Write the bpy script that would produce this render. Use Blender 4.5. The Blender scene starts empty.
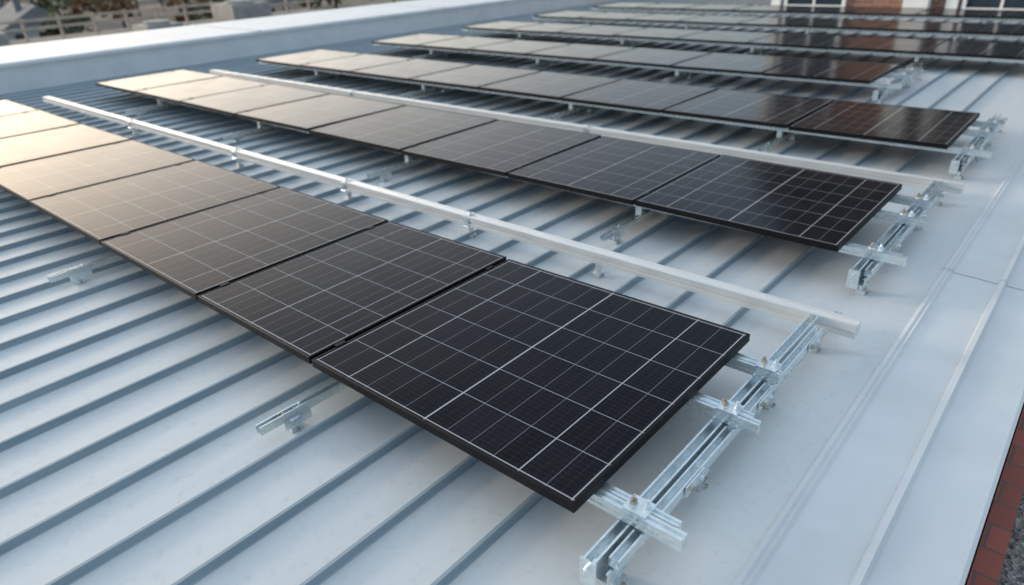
import bpy, bmesh, math, random
from mathutils import Vector, Matrix
random.seed(7)
sc=bpy.context.scene
sc.view_settings.view_transform='Standard'; sc.view_settings.look='None'; sc.view_settings.exposure=0
ROOF=-0.20
# ---------------------------------------------------------------- node helpers
def new_mat(name):
    m=bpy.data.materials.new(name); m.use_nodes=True
    nt=m.node_tree; b=nt.nodes['Principled BSDF']
    return m,nt,b
def math_n(nt,op,a,b=None,c=None,clamp=False):
    n=nt.nodes.new('ShaderNodeMath'); n.operation=op; n.use_clamp=clamp
    for i,v in enumerate((a,b,c)):
        if v is None: continue
        if isinstance(v,(int,float)): n.inputs[i].default_value=v
        else: nt.links.new(v,n.inputs[i])
    return n.outputs[0]
def mix_c(nt,fac,a,b):
    n=nt.nodes.new('ShaderNodeMix'); n.data_type='RGBA'
    for i,v in ((0,fac),(6,a),(7,b)):
        if isinstance(v,(int,float)): n.inputs[i].default_value=v
        elif isinstance(v,tuple): n.inputs[i].default_value=(*v,1)
        else: nt.links.new(v,n.inputs[i])
    return n.outputs[2]
def noise(nt,scale,detail=4,vec=None,rough=.55):
    n=nt.nodes.new('ShaderNodeTexNoise'); n.inputs['Scale'].default_value=scale; n.inputs['Detail'].default_value=detail
    n.inputs['Roughness'].default_value=rough
    if vec is not None: nt.links.new(vec,n.inputs['Vector'])
    return n.outputs['Fac']
def ramp(nt,fac,stops):
    n=nt.nodes.new('ShaderNodeValToRGB'); cr=n.color_ramp
    while len(cr.elements)<len(stops): cr.elements.new(.5)
    for e,(p,c) in zip(cr.elements,stops):
        e.position=p; e.color=(*c,1) if isinstance(c,tuple) else (c,c,c,1)
    nt.links.new(fac,n.inputs[0]); return n.outputs[0]
def objco(nt,scale=None):
    t=nt.nodes.new('ShaderNodeTexCoord').outputs['Object']
    if scale:
        m=nt.nodes.new('ShaderNodeMapping'); m.inputs['Scale'].default_value=scale; nt.links.new(t,m.inputs[0]); return m.outputs[0]
    return t
def bump(nt,b,h,strength,dist=.01):
    n=nt.nodes.new('ShaderNodeBump'); n.inputs['Strength'].default_value=strength; n.inputs['Distance'].default_value=dist
    nt.links.new(h,n.inputs['Height']); nt.links.new(n.outputs[0],b.inputs['Normal'])
def simple(name,col,rough=.6,metal=0,var=.25,scale=8,bmp=0):
    m,nt,b=new_mat(name)
    co=objco(nt); f=noise(nt,scale,5,co)
    d=tuple(c*(1-var) for c in col); l=tuple(min(1,c*(1+var)) for c in col)
    nt.links.new(ramp(nt,f,[(.3,d),(.7,l)]),b.inputs['Base Color'])
    b.inputs['Roughness'].default_value=rough; b.inputs['Metallic'].default_value=metal
    if bmp: bump(nt,b,noise(nt,scale*6,4,co),bmp)
    return m
# ---------------------------------------------------------------- materials
M_roof,nt,b=new_mat('painted_roof_metal')
co=objco(nt); st=objco(nt,(1.5,.25,1))
f1=noise(nt,2.2,6,st); f2=noise(nt,30,4,co); f3=noise(nt,.7,5,objco(nt,(1,.6,1)))
c=ramp(nt,f1,[(.25,(.53,.57,.595)),(.55,(.61,.64,.65)),(.8,(.655,.67,.67))])
c=mix_c(nt,math_n(nt,'MULTIPLY',ramp(nt,f2,[(.55,0.0),(.8,1.0)]),.35),c,(.37,.37,.36))
c=mix_c(nt,math_n(nt,'MULTIPLY',ramp(nt,f3,[(.45,0.0),(.7,1.0)]),.26),c,(.42,.455,.475))
nt.links.new(c,b.inputs['Base Color']); b.inputs['IOR'].default_value=1.4
rr=math_n(nt,'MULTIPLY_ADD',f2,.25,.28); nt.links.new(rr,b.inputs['Roughness'])
bump(nt,b,noise(nt,3.0,2,objco(nt,(1,.5,1))),.45,.02)
M_seam,nt,b=new_mat('shade_toned_seam_metal')  # roof metal toned dark blue-grey to carry the shade on the seam sides
f1=noise(nt,12,5,objco(nt,(1,.2,1)))
nt.links.new(ramp(nt,f1,[(.3,(.22,.29,.34)),(.7,(.30,.365,.415))]),b.inputs['Base Color']); b.inputs['Roughness'].default_value=.45
b.inputs['IOR'].default_value=1.4
M_flash=simple('white_flashing_sheet',(.60,.63,.65),.4,0,.07,3,.05)
M_beam,nt,b=new_mat('brushed_aluminium')
f=noise(nt,6,6,objco(nt,(.5,30,30)))
nt.links.new(ramp(nt,f,[(.3,(.70,.70,.69)),(.7,(.86,.86,.84))]),b.inputs['Base Color']); b.inputs['Metallic'].default_value=.55
nt.links.new(math_n(nt,'MULTIPLY_ADD',f,.3,.2),b.inputs['Roughness'])
M_galv,nt,b=new_mat('galvanised_steel')
v=nt.nodes.new('ShaderNodeTexVoronoi'); v.inputs['Scale'].default_value=90; nt.links.new(objco(nt),v.inputs['Vector'])
f=noise(nt,25,5,objco(nt))
c=ramp(nt,v.outputs['Color'],[(.1,(.70,.77,.80)),(.9,(.82,.88,.90))])
c=mix_c(nt,math_n(nt,'MULTIPLY',ramp(nt,f,[(.5,0.0),(.75,1.0)]),.3),c,(.42,.44,.44))
nt.links.new(c,b.inputs['Base Color']); b.inputs['Metallic'].default_value=.8
nt.links.new(math_n(nt,'MULTIPLY_ADD',f,.25,.15),b.inputs['Roughness'])
M_brass=simple('zinc_bolt',(.46,.42,.35),.4,.8,.4,60)
M_dark=simple('black_slot',(.03,.03,.035),.7)
M_frame=simple('black_anodised_frame',(.006,.006,.007),.45,0,.2,15); M_frame.node_tree.nodes['Principled BSDF'].inputs['IOR'].default_value=1.25
M_back=simple('panel_backsheet',(.05,.05,.055),.6)
M_cable=simple('black_cable',(.012,.012,.012),.5)
M_pv,nt,b=new_mat('pv_cell_glass')
uv=nt.nodes.new('ShaderNodeUVMap').outputs[0]
sp=nt.nodes.new('ShaderNodeSeparateXYZ'); nt.links.new(uv,sp.inputs[0]); U,V=sp.outputs[0],sp.outputs[1]
def dist(u,n,off=.5):
    return math_n(nt,'ABSOLUTE',math_n(nt,'SUBTRACT',math_n(nt,'FRACT',math_n(nt,'MULTIPLY_ADD',u,n,off)),.5))
def line(u,n,w,off=.5): return math_n(nt,'LESS_THAN',dist(u,n,off),w*n/2)
def at(u,p,w): return math_n(nt,'LESS_THAN',math_n(nt,'ABSOLUTE',math_n(nt,'SUBTRACT',u,p)),w/2)
mx=lambda a,b:math_n(nt,'MAXIMUM',a,b)
minor_u=line(U,12,.0026); minor_v=line(V,6,.0032)
bus=line(V,54,.0012); fing=line(U,36,.0014,.0)
maj=mx(mx(at(U,.5,.0050),at(U,1/6,.0034)),at(U,5/6,.0034))
edge=mx(mx(at(U,.007,.0036),at(U,.993,.0036)),mx(at(V,.007,.0036),at(V,.993,.0036)))
cellrnd=nt.nodes.new('ShaderNodeTexWhiteNoise'); cellrnd.noise_dimensions='3D'
cb=nt.nodes.new('ShaderNodeCombineXYZ')
nt.links.new(math_n(nt,'FLOOR',math_n(nt,'MULTIPLY',U,12)),cb.inputs[0]); nt.links.new(math_n(nt,'FLOOR',math_n(nt,'MULTIPLY',V,6)),cb.inputs[1])
oi=nt.nodes.new('ShaderNodeObjectInfo'); nt.links.new(oi.outputs['Random'],cb.inputs[2])
nt.links.new(cb.outputs[0],cellrnd.inputs['Vector'])
col=mix_c(nt,cellrnd.outputs['Value'],(.0015,.0015,.003),(.005,.0045,.007))
col=mix_c(nt,math_n(nt,'MULTIPLY',bus,.30),col,(.07,.07,.08))
col=mix_c(nt,math_n(nt,'MULTIPLY',fing,.22),col,(.07,.07,.08))
col=mix_c(nt,math_n(nt,'MULTIPLY',minor_u,.5),col,(.22,.23,.25))
col=mix_c(nt,math_n(nt,'MULTIPLY',minor_v,.85),col,(.28,.29,.31))
col=mix_c(nt,maj,col,(.40,.41,.43))
col=mix_c(nt,edge,col,(.38,.39,.41))
dust=ramp(nt,noise(nt,3,6,objco(nt)),[(.4,0.0),(.8,1.0)])
col=mix_c(nt,math_n(nt,'MULTIPLY',dust,.006),col,(.4,.38,.34))
nt.links.new(col,b.inputs['Base Color'])
nt.links.new(math_n(nt,'MULTIPLY_ADD',dust,.08,.13),b.inputs['Roughness']); b.inputs['IOR'].default_value=1.21
# ---------------------------------------------------------------- mesh helpers
def mk(name,bm,mats,parent=None,smooth=False):
    me=bpy.data.meshes.new(name); bm.normal_update(); bm.to_mesh(me); bm.free()
    for m in mats: me.materials.append(m)
    o=bpy.data.objects.new(name,me); sc.collection.objects.link(o)
    if parent: o.parent=parent
    if smooth:
        for p in me.polygons: p.use_smooth=True
    return o
def empty(name,loc=(0,0,0)):
    o=bpy.data.objects.new(name,None); o.location=loc; sc.collection.objects.link(o); o.empty_display_size=.2; return o
def box(bm,x0,x1,y0,y1,z0,z1,mi=0):
    vs=[bm.verts.new((x,y,z)) for z in (z0,z1) for y in (y0,y1) for x in (x0,x1)]
    for q in ((0,2,3,1),(4,5,7,6),(0,1,5,4),(2,6,7,3),(0,4,6,2),(1,3,7,5)):
        f=bm.faces.new([vs[i] for i in q]); f.material_index=mi
    return vs
def extrude(bm,prof,p0,p1,up=Vector((0,0,1)),mi=0,caps=True):
    p0=Vector(p0);p1=Vector(p1);d=(p1-p0).normalized();s=d.cross(up).normalized();u=s.cross(d)
    a=[bm.verts.new(p0+s*x+u*y) for x,y in prof]; c=[bm.verts.new(p1+s*x+u*y) for x,y in prof]
    n=len(prof)
    for i in range(n):
        f=bm.faces.new((a[i],a[(i+1)%n],c[(i+1)%n],c[i])); f.material_index=mi
    if caps:
        bm.faces.new(a[::-1]).material_index=mi; bm.faces.new(c).material_index=mi
def cprof(w,h,t=.003,lip=.4):
    l=w/2*lip*.9
    return [(-w/2,0),(w/2,0),(w/2,h),(w/2-l,h),(w/2-l,h-.006),(w/2-l+t,h-.006),(w/2-l+t,h-t),(w/2-t,h-t),(w/2-t,t),(-w/2+t,t),(-w/2+t,h-t),(-w/2+l-t,h-t),(-w/2+l-t,h-.006),(-w/2+l,h-.006),(-w/2+l,h),(-w/2,h)]
def railprof(w,h):
    g=h*.16; q=w*.14
    return [(-w/2,0),(w/2,0),(w/2,h*.34),(w/2-q,h*.38),(w/2-q,h*.58),(w/2,h*.62),(w/2,h),(w*.16,h),(w*.16,h-g),(-w*.16,h-g),(-w*.16,h),(-w/2,h),(-w/2,h*.62),(-w/2+q,h*.58),(-w/2+q,h*.38),(-w/2,h*.34)]
def cyl(bm,c,r,h,seg=6,axis='Z',mi=0,rot=0):
    c=Vector(c); a=[];b_=[]
    for i in range(seg):
        t=rot+2*math.pi*i/seg; x,y=r*math.cos(t),r*math.sin(t)
        if axis=='Z': d=Vector((x,y,0));e=Vector((0,0,h))
        elif axis=='Y': d=Vector((x,0,y));e=Vector((0,h,0))
        else: d=Vector((0,x,y));e=Vector((h,0,0))
        a.append(bm.verts.new(c+d)); b_.append(bm.verts.new(c+d+e))
    for i in range(seg):
        bm.faces.new((a[i],a[(i+1)%seg],b_[(i+1)%seg],b_[i])).material_index=mi
    bm.faces.new(a[::-1]).material_index=mi; bm.faces.new(b_).material_index=mi
def bolt(bm,x,y,z,mi=2,r=.007,h=.022):
    cyl(bm,(x,y,z),r*1.9,.0025,12,mi=0)
    cyl(bm,(x,y,z+.0025),r*1.5,.008,6,mi=mi,rot=random.random())
    cyl(bm,(x,y,z+.0105),r*.75,h,8,mi=mi)
def fixn(bm): bmesh.ops.recalc_face_normals(bm,faces=bm.faces[:])
# ---------------------------------------------------------------- roof
RX0,RX1,RY0,RY1=-9.7,.75,-6,19
bm=bmesh.new()
def sheet(bm,x0,x1,y0,y1,z,mi=0):
    f=bm.faces.new([bm.verts.new(p) for p in ((x0,y0,z),(x1,y0,z),(x1,y1,z),(x0,y1,z))]); f.material_index=mi
sheet(bm,RX0,.33,RY0,RY1,ROOF)
SP=.25
x=-.22
while x>RX0+.1:
    h=.028
    extrude(bm,[(-.012,0),(.012,0),(.005,.003),(.0035,h-.008),(.006,h-.006),(.006,h),(-.0045,h),(-.0035,.003)],(x,RY0,ROOF),(x,RY1,ROOF),mi=1)
    x-=SP
fixn(bm)
mk('metal_roof',bm,[M_roof,M_seam])
bm=bmesh.new()
pr=[(.331,ROOF-.002),(.331,ROOF+.012),(.345,ROOF+.016),(.352,ROOF+.010),(.362,ROOF+.016),(.372,ROOF+.004),(.54,ROOF-.004),(.548,ROOF+.018),(.565,ROOF+.020),(.575,ROOF-.004),(.742,ROOF-.012),(.752,ROOF-.018),(.752,ROOF-.16),(.74,ROOF-.17)]
cuts=[RY0,-2.6,-.9,2.4,5.1,7.8,10.5,13.2,RY1]
for k,(ya,yb) in enumerate(zip(cuts,cuts[1:])):
    dz=.0022*(k%2)
    a=[bm.verts.new((x,ya-.03,z+dz)) for x,z in pr];c=[bm.verts.new((x,yb+.03,z+dz)) for x,z in pr]
    for i in range(len(pr)-1): bm.faces.new((a[i],a[i+1],c[i+1],c[i]))
mk('roof_edge_flashing',bm,[M_flash])
M_wall=simple('rendered_wall',(.5,.5,.49),.8,0,.1,2,.1)
bm=bmesh.new(); box(bm,-11.8,.73,RY0,RY1,-9,ROOF-.02); mk('warehouse_walls',bm,[M_wall])
bm=bmesh.new()
box(bm,-11.7,-9.7,RY0,RY1,ROOF-.01,.10)
prof=[(-9.66,.10),(-9.66,.135),(-9.70,.15),(-11.80,.16),(-11.86,.14),(-11.86,.05)]
prof2=prof+[(-11.82,.05),(-11.82,.102)]
a=[bm.verts.new((x,RY0,z)) for x,z in prof2];c=[bm.verts.new((x,RY1,z)) for x,z in prof2]
n=len(prof2)
for i in range(n): bm.faces.new((a[i],a[(i+1)%n],c[(i+1)%n],c[i]))
bm.faces.new(a);bm.faces.new(c)
for k in range(6): box(bm,-11.87,-9.655,-3+4*k,-2.97+4*k,.10,.164)
fixn(bm); mk('parapet_wall',bm,[M_flash])
# ---------------------------------------------------------------- panels
def panel(x0,x1,y0,D=1.0):
    w=(x1-x0)-.014; T=.028; fw=.008
    bm=bmesh.new(); uvl=bm.loops.layers.uv.new('UVMap')
    X=w/2;Y=D/2
    def ring(x,y,z): return [bm.verts.new(p) for p in ((-x,-y,z),(x,-y,z),(x,y,z),(-x,y,z))]
    r=[ring(X,Y,-T),ring(X,Y,-.001),ring(X-.001,Y-.001,0),ring(X-fw,Y-fw,0),ring(X-fw,Y-fw,-.002)]
    for k in range(4):
        for i in range(4):
            bm.faces.new((r[k][i],r[k][(i+1)%4],r[k+1][(i+1)%4],r[k+1][i])).material_index=0
    g=bm.faces.new(r[4]); g.material_index=1
    for l,uvc in zip(g.loops,((0,0),(1,0),(1,1),(0,1))): l[uvl].uv=uvc
    r2=ring(X-.03,Y-.03,-T); r3=ring(X-.03,Y-.03,-.010)
    for i in range(4):
        bm.faces.new((r[0][(i+1)%4],r[0][i],r2[i],r2[(i+1)%4])).material_index=0
        bm.faces.new((r2[(i+1)%4],r2[i],r3[i],r3[(i+1)%4])).material_index=0
    bm.faces.new(r3[::-1]).material_index=2
    # mid clamps on the left side of the module
    for cy in (-.38,.38):
        box(bm,-X-.012,-X+.004,cy-.02,cy+.02,.0005,.003,0)
    o=mk('solar_panel',bm,[M_frame,M_pv,M_back])
    o.location=((x0+x1)/2,y0+Y,0)
    o.rotation_euler=(math.radians(random.uniform(-.3,.3)),math.radians(random.uniform(-.4,.4)),0)
    return o
ROWY=[0,1.92,3.83,5.73,7.64,9.52,11.45]
B=[[0.004,-1.08,-1.86,-2.82,-3.84,-4.84,-5.84,-6.84,-7.84],
   [-.006,-1.02,-1.89,-2.84,-3.9,-4.98,-6.0,-7.0,-8.0]]
for r,y in enumerate(ROWY):
    bb=B[r] if r<2 else [.02-.985*i for i in range(9)]
    if r==3: bb=bb[1:]
    for i in range(len(bb)-1): panel(bb[i+1],bb[i],y)
# ---------------------------------------------------------------- mounting frames
def clampset(bm,x,y,z):
    box(bm,x-.032,x+.032,y-.028,y+.028,z,z+.004)
    box(bm,x-.032,x-.028,y-.028,y+.028,z-.03,z)
    bolt(bm,x-.016,y,z+.004,h=.012); bolt(bm,x+.018,y+.008,z+.004,mi=0,h=.010)
    box(bm,x+.028,x+.032,y-.022,y+.022,z-.045,z)
def foot(bm,x,y,ztop):
    box(bm,x-.024,x+.024,y-.018,y+.018,ztop-.004,ztop-.0005)
    box(bm,x-.006,x+.006,y-.016,y+.016,ROOF+.002,ztop-.004)
    box(bm,x-.020,x+.020,y-.022,y+.022,ROOF+.001,ROOF+.020)
    cyl(bm,(x-.030,y,ROOF+.012),.006,.060,6,'X',2)
def frame(r,y,xe=0.0,full=True):
    bm=bmesh.new()
    xl=-7.95
    for dy,ex,wd in ((.12,.235,.052),(.62,.20,.046),(.90,.15,.046)):
        extrude(bm,railprof(wd*.55,.036),(xl,y+dy-wd*.33,-.067),(xe+ex,y+dy-wd*.33,-.067))
        extrude(bm,railprof(wd*.45,.030),(xl,y+dy+wd*.33,-.067),(xe+ex-.03,y+dy+wd*.33,-.067))
    for k,xs in enumerate((.105,-1.05,-2.9,-4.8,-6.7)):
        xs+=xe if k==0 else 0
        if k and xs>xe-.1: continue
        y0=y-(.06 if k==0 else .24); y1=y+(1.39 if k==0 else .98)
        if k==0:
            extrude(bm,cprof(.034,.034),(xs-.022,y0,-.103),(xs-.022,y1,-.103))
            extrude(bm,cprof(.028,.028),(xs+.020,y0+.04,-.100),(xs+.020,y1-.07,-.100))
            extrude(bm,cprof(.038,.036),(xs,y0+.02,-.142),(xs,y0+1.0,-.142))
            extrude(bm,railprof(.028,.026),(xs+.01,y0+.98,-.134),(xs+.01,y1+.20,-.162))
            for fy in (.02,.45,.93): foot(bm,xs,y+fy,-.142)
            foot(bm,xs,y+1.36,-.150)
            for dy in (.12,.62,.90): clampset(bm,xs,y+dy,-.030)
            for sy in (.34,.80,1.22):
                box(bm,xs+.036,xs+.040,y+sy-.05,y+sy+.05,-.106,-.072)
                cyl(bm,(xs+.040,y+sy-.025,-.089),.008,.010,6,'X',2); cyl(bm,(xs+.040,y+sy+.025,-.089),.008,.010,6,'X',0)
            cyl(bm,(xs-.022,y0-.025,-.088),.006,.05,8,'Y',0)
            box(bm,xs-.045,xs+.0,y0-.004,y0-.0005,-.150,-.068)
        else:
            zc=-.150
            extrude(bm,cprof(.026,.030),(xs,y0,zc),(xs,y1,zc))
            for dy in (.12,.62,.90): box(bm,xs-.018,xs+.018,y+dy-.02,y+dy+.02,zc+.031,-.068)
            for fy in (-.12,.40,.90): foot(bm,xs,y+fy,zc)
            bolt(bm,xs,y-.09,zc+.012,mi=0,h=.014); bolt(bm,xs,y-.15,zc+.012,h=.006)
            box(bm,xs+.014,xs+.017,y-.16,y-.06,ROOF+.02,zc+.034)
    fixn(bm)
    mk('panel_mounting_frame',bm,[M_galv,M_dark,M_brass])
for r,y in enumerate(ROWY): frame(r,y,0 if r!=3 else -.97)
for r,y in enumerate(ROWY[:3]):
    cu=bpy.data.curves.new('solar_cable','CURVE'); cu.dimensions='3D'; cu.bevel_depth=.0035; cu.bevel_resolution=2
    for off in (.40,.43):
        s=cu.splines.new('POLY'); N=120; s.points.add(N-1)
        for i in range(N):
            xx=-.35-7.2*i/(N-1); s.points[i].co=(xx,y+off+.02*math.sin(xx*5+off*40),-.055-.030*abs(math.sin(xx*3.2+off*9)),1)
    o=bpy.data.objects.new('solar_cable',cu); cu.materials.append(M_cable); sc.collection.objects.link(o)
# ---------------------------------------------------------------- long beams between rows
def beam(y,xl,xr):
    bm=bmesh.new()
    W=.030;H=.053;zb=-.126
    pr=[(-W,0),(W,0),(W,H*.30),(W-.006,H*.36),(W-.006,H*.46),(W,H*.52),(W,H),(.010,H),(.010,H-.005),(-.010,H-.005),(-.010,H),(-W,H),(-W,H*.52),(-W+.006,H*.46),(-W+.006,H*.36),(-W,H*.30)]
    cuts=[xl,-5.9,-4.1,-2.78,-1.72,xr] if y<2 else [xl,-5.2,-2.3,xr]
    for a,c in zip(cuts,cuts[1:]):
        extrude(bm,pr,(a+.002,y,zb),(c-.002,y,zb))
    for c in cuts[1:-1]:
        box(bm,c-.018,c+.018,y-W-.005,y-W-.0005,zb-.01,zb+H*.9,1); box(bm,c-.010,c+.010,y-W-.003,y+W+.003,zb+H+.0005,zb+H+.003,1)
        box(bm,c-.025,c+.025,y-W-.012,y+W+.012,zb-.013,zb-.002,1)
        foot(bm,c,y,zb-.013); bolt(bm,c,y,zb+H+.003,mi=1,h=.004,r=.005)
    for xx in [-7,-.9]: foot(bm,xx,y,zb)
    fixn(bm); mk('aluminium_beam',bm,[M_beam,M_galv,M_brass])
beam(1.425,-8.1,.23); beam(3.335,-8.1,.21)
# ---------------------------------------------------------------- lower terrace bottom right
M_gravel,nt,b=new_mat('gravel')
v=nt.nodes.new('ShaderNodeTexVoronoi'); v.inputs['Scale'].default_value=85; nt.links.new(objco(nt),v.inputs['Vector'])
nt.links.new(ramp(nt,v.outputs['Color'],[(.1,(.09,.09,.09)),(.5,(.20,.20,.19)),(.9,(.36,.35,.33))]),b.inputs['Base Color']); b.inputs['Roughness'].default_value=.9
bump(nt,b,v.outputs['Distance'],1,.02)
M_red,nt,b=new_mat('red_brick_paving')
br=nt.nodes.new('ShaderNodeTexBrick'); nt.links.new(objco(nt),br.inputs['Vector']); br.inputs['Scale'].default_value=1
br.inputs['Brick Width'].default_value=.22; br.inputs['Row Height'].default_value=.11; br.inputs['Mortar Size'].default_value=.004
br.inputs['Color1'].default_value=(.27,.075,.055,1); br.inputs['Color2'].default_value=(.20,.06,.045,1); br.inputs['Mortar'].default_value=(.10,.07,.06,1)
nt.links.new(br.outputs['Color'],b.inputs['Base Color']); b.inputs['Roughness'].default_value=.85
bump(nt,b,br.outputs['Fac'],-.6,.01)
bm=bmesh.new(); box(bm,.76,.822,RY0,13.55,-.62,-.36); mk('brick_kerb',bm,[M_red])
bm=bmesh.new(); box(bm,.755,9,RY0,13.5,-9,-.40); mk('gravel_terrace',bm,[M_gravel])
# ---------------------------------------------------------------- brick building at the far side
M_brick,nt,b=new_mat('red_brick_wall')
tc=objco(nt); mp=nt.nodes.new('ShaderNodeMapping'); mp.inputs['Rotation'].default_value=(math.radians(90),0,0); nt.links.new(tc,mp.inputs[0])
br=nt.nodes.new('ShaderNodeTexBrick'); nt.links.new(mp.outputs[0],br.inputs['Vector']); br.inputs['Scale'].default_value=1
br.inputs['Brick Width'].default_value=.22; br.inputs['Row Height'].default_value=.075; br.inputs['Mortar Size'].default_value=.008
br.inputs['Color1'].default_value=(.30,.14,.095,1); br.inputs['Color2'].default_value=(.21,.095,.07,1); br.inputs['Mortar'].default_value=(.26,.23,.20,1)
nt.links.new(br.outputs['Color'],b.inputs['Base Color']); b.inputs['Roughness'].default_value=.85
M_white=simple('white_trim',(.8,.79,.77),.6,0,.05,5)
M_glass=simple('window_glass',(.03,.045,.06),.08,0,.2,1)
M_slate=simple('reflected_dark_slate',(.055,.058,.065),.7,0,.25,6,.2)
BY=13.75
bld=empty('brick_building',(0,BY,0))
def part(name,boxes,mat):
    bm=bmesh.new()
    for q in boxes: box(bm,*q)
    o=mk(name,bm,[mat]); o.parent=bld; return o
X0,X1=-5.1,12; HB=2.9
part('walls',[(X0,X1,.12,9,-9,HB)],M_brick)
piers=[];wins=[];fr=[];cols=[]
xx=X0
while xx<X1-1:
    piers.append((xx,xx+.18,0,.12,-.16,HB-.25)) 
    z0=-.1
    wins.append((xx+.3,xx+1.35,.085,.119,z0,z0+2.2))
    fr+= [(xx+.24,xx+.30,.04,.118,z0-.055,z0+2.26),(xx+1.35,xx+1.41,.04,.118,z0-.055,z0+2.26),(xx+.30,xx+1.35,.04,.118,z0+2.2,z0+2.26),(xx+.30,xx+1.35,.04,.118,z0-.055,z0),(xx+.80,xx+.84,.06,.084,z0,z0+2.2),(xx+.30,xx+.80,.06,.084,z0+1.1,z0+1.14)]
    cols.append((xx+2.45,xx+2.85,-.15,.117,-.16,HB-.25))
    xx+=3.1
part('pilasters',piers,M_white); part('windows',wins,M_glass); part('window_frames',fr,M_white); part('columns',cols,M_white)
part('cornice',[(X0-.1,X1+.1,-.25,.3,HB-.24,HB+.02)],M_white)
part('plinth',[(X0,X1,-.2,.08,-.6,-.165)],M_white)
bm=bmesh.new()
lo_=[(X0-.2,-.3,HB+.025),(X1+.2,-.3,HB+.025),(X1+.2,9.2,HB+.025),(X0-.2,9.2,HB+.025)]
hi_=[(X0+.9,1.0,HB+3.2),(X1-.9,1.0,HB+3.2),(X1-.9,8,HB+3.2),(X0+.9,8,HB+3.2)]
a=[bm.verts.new(p) for p in lo_];c=[bm.verts.new(p) for p in hi_]
for i in range(4): bm.faces.new((a[i],a[(i+1)%4],c[(i+1)%4],c[i]))
bm.faces.new(c); bm.faces.new(a[::-1])
mk('added_reflection_roof',bm,[M_slate],bld)  # unseen dark roof, added to darken the sky reflection in the right-hand panels
# ---------------------------------------------------------------- surrounding town
M_ground,nt,b=new_mat('ground_cover')
f=noise(nt,.06,8,objco(nt),.65)
nt.links.new(ramp(nt,f,[(.30,(.06,.07,.04)),(.45,(.15,.12,.09)),(.55,(.24,.19,.15)),(.65,(.12,.115,.075)),(.8,(.32,.28,.25))]),b.inputs['Base Color']); b.inputs['Roughness'].default_value=.95
bm=bmesh.new(); sheet(bm,-4000,4000,-4000,4000,-9.02); mk('ground',bm,[M_ground])
M_asph=simple('asphalt',(.06,.06,.062),.9,0,.2,1)
bm=bmesh.new()
sheet(bm,-96,-88,-600,700,-9.0); sheet(bm,-205,-195,-600,700,-9.0); sheet(bm,-1000,-96,48,55,-8.996)
mk('road',bm,[M_asph])
M_paint=simple('road_paint',(.7,.7,.68),.7)
bm=bmesh.new()
for i in range(120): sheet(bm,-92.1,-91.9,-300+6*i,-297+6*i,-8.992)
mk('road_marking',bm,[M_paint])
wallm=[simple('house_wall_'+n,c,.85,0,.12,1) for n,c in (('cream',(.5,.43,.35)),('brick',(.33,.17,.12)),('grey',(.38,.38,.38)),('white',(.65,.63,.6)))]
roofm=[simple('house_roof_'+n,c,.8,0,.2,1) for n,c in (('tile',(.27,.15,.11)),('slate',(.16,.17,.18)),('metal',(.42,.45,.48)))]
def house(x,y,w,d,h,rot,flat):
    e=empty('town_house',(x,y,-9)); e.rotation_euler[2]=rot
    bm=bmesh.new(); box(bm,-w/2,w/2,-d/2,d/2,0,h); mk('walls',bm,[random.choice(wallm)],e)
    bm=bmesh.new()
    if flat:
        box(bm,-w/2-.3,w/2+.3,-d/2-.3,d/2+.3,h+.01,h+.5); box(bm,-w/6,w/8,-d/6,d/6,h+.51,h+1.8)
    else:
        rh=d*.3; o=.5
        extrude(bm,[(-d/2-o,-.2),(d/2+o,-.2),(0,rh)],(-w/2-o,0,h+.21),(w/2+o,0,h+.21))
        box(bm,w/5,w/5+.8,-d/5,-d/5+.8,h+.3,h+rh+1)
    fixn(bm); mk('roof',bm,[random.choice(roofm)],e)
    bm=bmesh.new(); s=max(1,int(h//3))
    for fl in range(s):
        nx=int(w//2.6)
        for i in range(nx):
            cx=-w/2+(i+.5)*w/nx
            for sg in (-1,1):
                ys=sorted((sg*(d/2+.003),sg*(d/2+.05))); box(bm,cx-.55,cx+.55,*ys,fl*3+1,fl*3+2.4)
        ny=int(d//2.6)
        for i in range(ny):
            cy_=-d/2+(i+.5)*d/ny
            for sg in (-1,1):
                xs=sorted((sg*(w/2+.003),sg*(w/2+.05))); box(bm,*xs,cy_-.55,cy_+.55,fl*3+1,fl*3+2.4)
    mk('windows',bm,[M_glass],e)
spots=[]
for i in range(46):
    for _ in range(40):
        x=random.uniform(-420,-112); y=random.uniform(-40,330)
        if abs(x+200)<16 or abs(y-51)<12: continue
        if all((x-a)**2+(y-c)**2>24**2 for a,c in spots): break
    spots.append((x,y)); house(x,y,random.uniform(9,18),random.uniform(8,11),random.choice((3,3,5.8,6)),random.uniform(-.3,.3)+random.choice((0,1.57)),random.random()<.4)
M_leaf=simple('foliage',(.09,.095,.045),.8,0,.5,.6)
M_leaf2=simple('autumn_foliage',(.20,.12,.06),.8,0,.5,.6)
M_bark=simple('bark',(.10,.075,.05),.9,0,.3,3)
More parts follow.
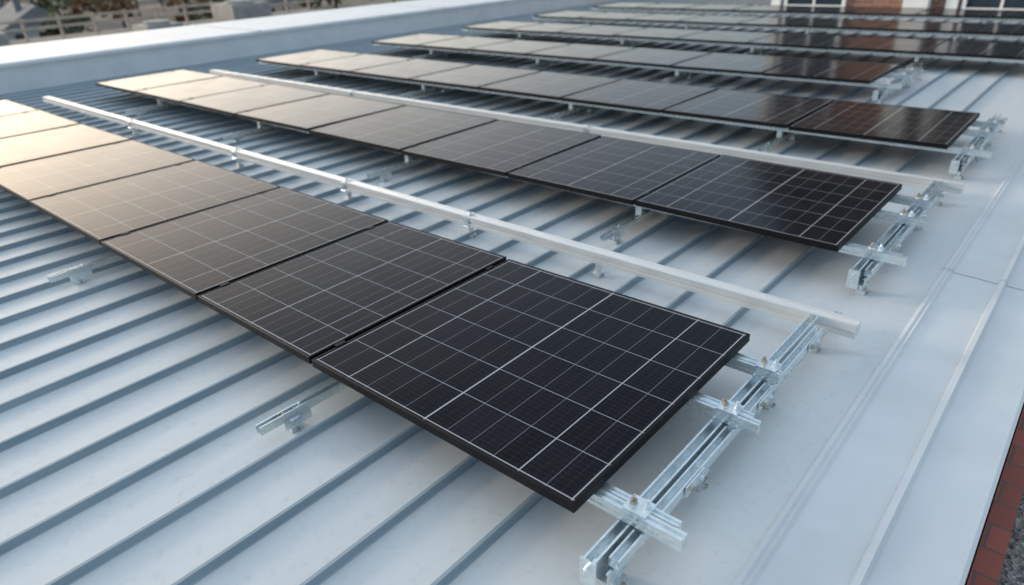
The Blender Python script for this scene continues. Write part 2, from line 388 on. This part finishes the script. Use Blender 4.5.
def leafmass(name,pts,mat,rs=(1.6,3.4),n=150):
    bm=bmesh.new()
    for (x,y) in pts:
        R=random.uniform(*rs); H=R*random.uniform(1.2,1.8)
        cyl(bm,(x,y,-9),.22,H,6,mi=1)
        for k in range(n):
            th=random.uniform(0,6.28);ph=math.acos(random.uniform(-.6,1));rr=R*random.uniform(.5,1.05)*(1+.25*math.sin(3*th+x))
            c=Vector((x+rr*math.sin(ph)*math.cos(th),y+rr*math.sin(ph)*math.sin(th),-9+H+rr*math.cos(ph)))
            s=R*random.uniform(.10,.22)
            q=Matrix.Rotation(random.uniform(0,6.28),3,'Z')@Matrix.Rotation(random.uniform(0,3.14),3,'X')
            bm.faces.new([bm.verts.new(c+q@Vector(p)*s) for p in ((-1,-.6,0),(.9,-.8,.1),(1.1,.7,-.1),(-.7,.9,.15))])
    mk(name,bm,[mat,M_bark])
def rp(n):
    o=[]
    while len(o)<n:
        x=random.uniform(-330,-60); y=random.uniform(-20,220)
        if abs(x+200)<8 or abs(x+92)<7 or abs(y-51)<6 or any((x-a)**2+(y-c)**2<12**2 for a,c in spots): continue
        o.append((x,y))
    return o
leafmass('distant_trees',rp(150),M_leaf); leafmass('distant_trees',rp(110),M_leaf2)
M_wood=simple('weathered_timber',(.45,.37,.31),.8,0,.2,2)
bm=bmesh.new(); box(bm,-52,-30,-8,34,-9,-3.2); box(bm,-52.2,-29.8,-8.2,34.2,-3.19,-2.9); mk('neighbouring_building',bm,[simple('bitumen_roof',(.2,.18,.16),.9,0,.3,.5)])
bm=bmesh.new()
for yy in range(-7,34,2): box(bm,-50.05,-49.9,yy-.07,yy+.07,-2.88,-1.6)
for z in (-1.75,-2.2): box(bm,-49.89,-49.82,-7.5,33.5,z-.08,z+.08)
mk('roof_railing',bm,[M_wood])
M_case=simple('grey_casing',(.3,.3,.29),.6,0,.15,2)
for (x,y,s) in ((-44,9,1.2),(-41,17,1.0),(-46,25,1.4)):
    bm=bmesh.new()
    box(bm,x-s,x+s,y-s,y+s,-2.88,-2.88+s*.9); cyl(bm,(x,y,-2.88+s*.9+.005),s*.7,.15,16)
    for k in range(5): box(bm,x+s+.002,x+s+.04,y-s*.85,y+s*.85,-2.8+k*s*.16,-2.76+k*s*.16)
    mk('rooftop_air_conditioner',bm,[M_case])
# ---------------------------------------------------------------- camera
R=Matrix(((0.7582,0.6508,-0.0397),(0.2687,-0.3674,-0.8904),(-0.594,0.6644,-0.4535)))
cam=bpy.data.cameras.new('camera'); co_=bpy.data.objects.new('camera',cam); sc.collection.objects.link(co_)
right=R[0].normalized(); fwd=(R[2]-right*R[2].dot(right)).normalized(); up=right.cross(fwd)
M=Matrix((right,up,-fwd)).transposed().to_4x4(); M.translation=Vector((.716,-.991,1.196)); co_.matrix_world=M
cam.sensor_width=36; cam.lens=684.4/1024*36; cam.clip_start=.05; cam.clip_end=9000
cam.dof.use_dof=True; cam.dof.focus_distance=2.1; cam.dof.aperture_fstop=2.0
sc.camera=co_
# ---------------------------------------------------------------- light
EL=14; sd=Vector((-.90,-.43,0)).normalized()
az=math.atan2(sd.x,sd.y)
w=bpy.data.worlds.new('World'); sc.world=w; w.use_nodes=True; nt=w.node_tree
sky=nt.nodes.new('ShaderNodeTexSky'); sky.sky_type='NISHITA'; sky.sun_disc=False
sky.sun_elevation=math.radians(EL); sky.sun_rotation=az; sky.air_density=1.0; sky.dust_density=1.5; sky.ozone_density=1.2
bg=nt.nodes['Background']; bg.inputs['Strength'].default_value=.11; nt.links.new(sky.outputs[0],bg.inputs[0])
# thin high cloud veil over the clear sky: brighter overhead, warm towards the sun
tc=nt.nodes.new('ShaderNodeTexCoord').outputs['Generated']
s3=nt.nodes.new('ShaderNodeSeparateXYZ'); nt.links.new(tc,s3.inputs[0])
z=math_n(nt,'MAXIMUM',s3.outputs[2],0.0)
veil=ramp(nt,z,[(0.0,(.36,.40,.44)),(.18,(.34,.40,.46)),(.5,(.32,.41,.50)),(1.0,(1.0,1.12,1.19))])
def glow(d,p,colr):
    dt=nt.nodes.new('ShaderNodeVectorMath'); dt.operation='DOT_PRODUCT'; nt.links.new(tc,dt.inputs[0]); dt.inputs[1].default_value=Vector(d).normalized()
    g=math_n(nt,'POWER',math_n(nt,'MAXIMUM',dt.outputs['Value'],0.0),p)
    gl=nt.nodes.new('ShaderNodeVectorMath'); gl.operation='SCALE'; gl.inputs[0].default_value=colr; nt.links.new(g,gl.inputs['Scale']); return gl.outputs[0]
def vadd(a,b_):
    ad=nt.nodes.new('ShaderNodeVectorMath'); ad.operation='ADD'; nt.links.new(a,ad.inputs[0]); nt.links.new(b_,ad.inputs[1]); return ad.outputs[0]
tot=vadd(vadd(veil,glow((-.97,.06,.12),20.0,(4.6,3.45,2.25))),glow((-.84,.50,.06),14.0,(1.5,1.25,.98)))
cl=math_n(nt,'MULTIPLY_ADD',noise(nt,2.2,5,tc),.7,.65)
sc2=nt.nodes.new('ShaderNodeVectorMath'); sc2.operation='SCALE'; nt.links.new(tot,sc2.inputs[0]); nt.links.new(cl,sc2.inputs['Scale'])
bg2=nt.nodes.new('ShaderNodeBackground'); nt.links.new(sc2.outputs[0],bg2.inputs[0]); bg2.inputs['Strength'].default_value=.86
ash=nt.nodes.new('ShaderNodeAddShader'); nt.links.new(bg.outputs[0],ash.inputs[0]); nt.links.new(bg2.outputs[0],ash.inputs[1])
nt.links.new(ash.outputs[0],nt.nodes['World Output'].inputs[0])
l=bpy.data.lights.new('sun','SUN'); l.energy=1.4; l.angle=math.radians(8); l.color=(1,.84,.66)
lo=bpy.data.objects.new('sun',l); sc.collection.objects.link(lo)
dv=Vector((sd.x*math.cos(math.radians(EL)),sd.y*math.cos(math.radians(EL)),math.sin(math.radians(EL))))
lo.rotation_euler=dv.to_track_quat('Z','Y').to_euler()
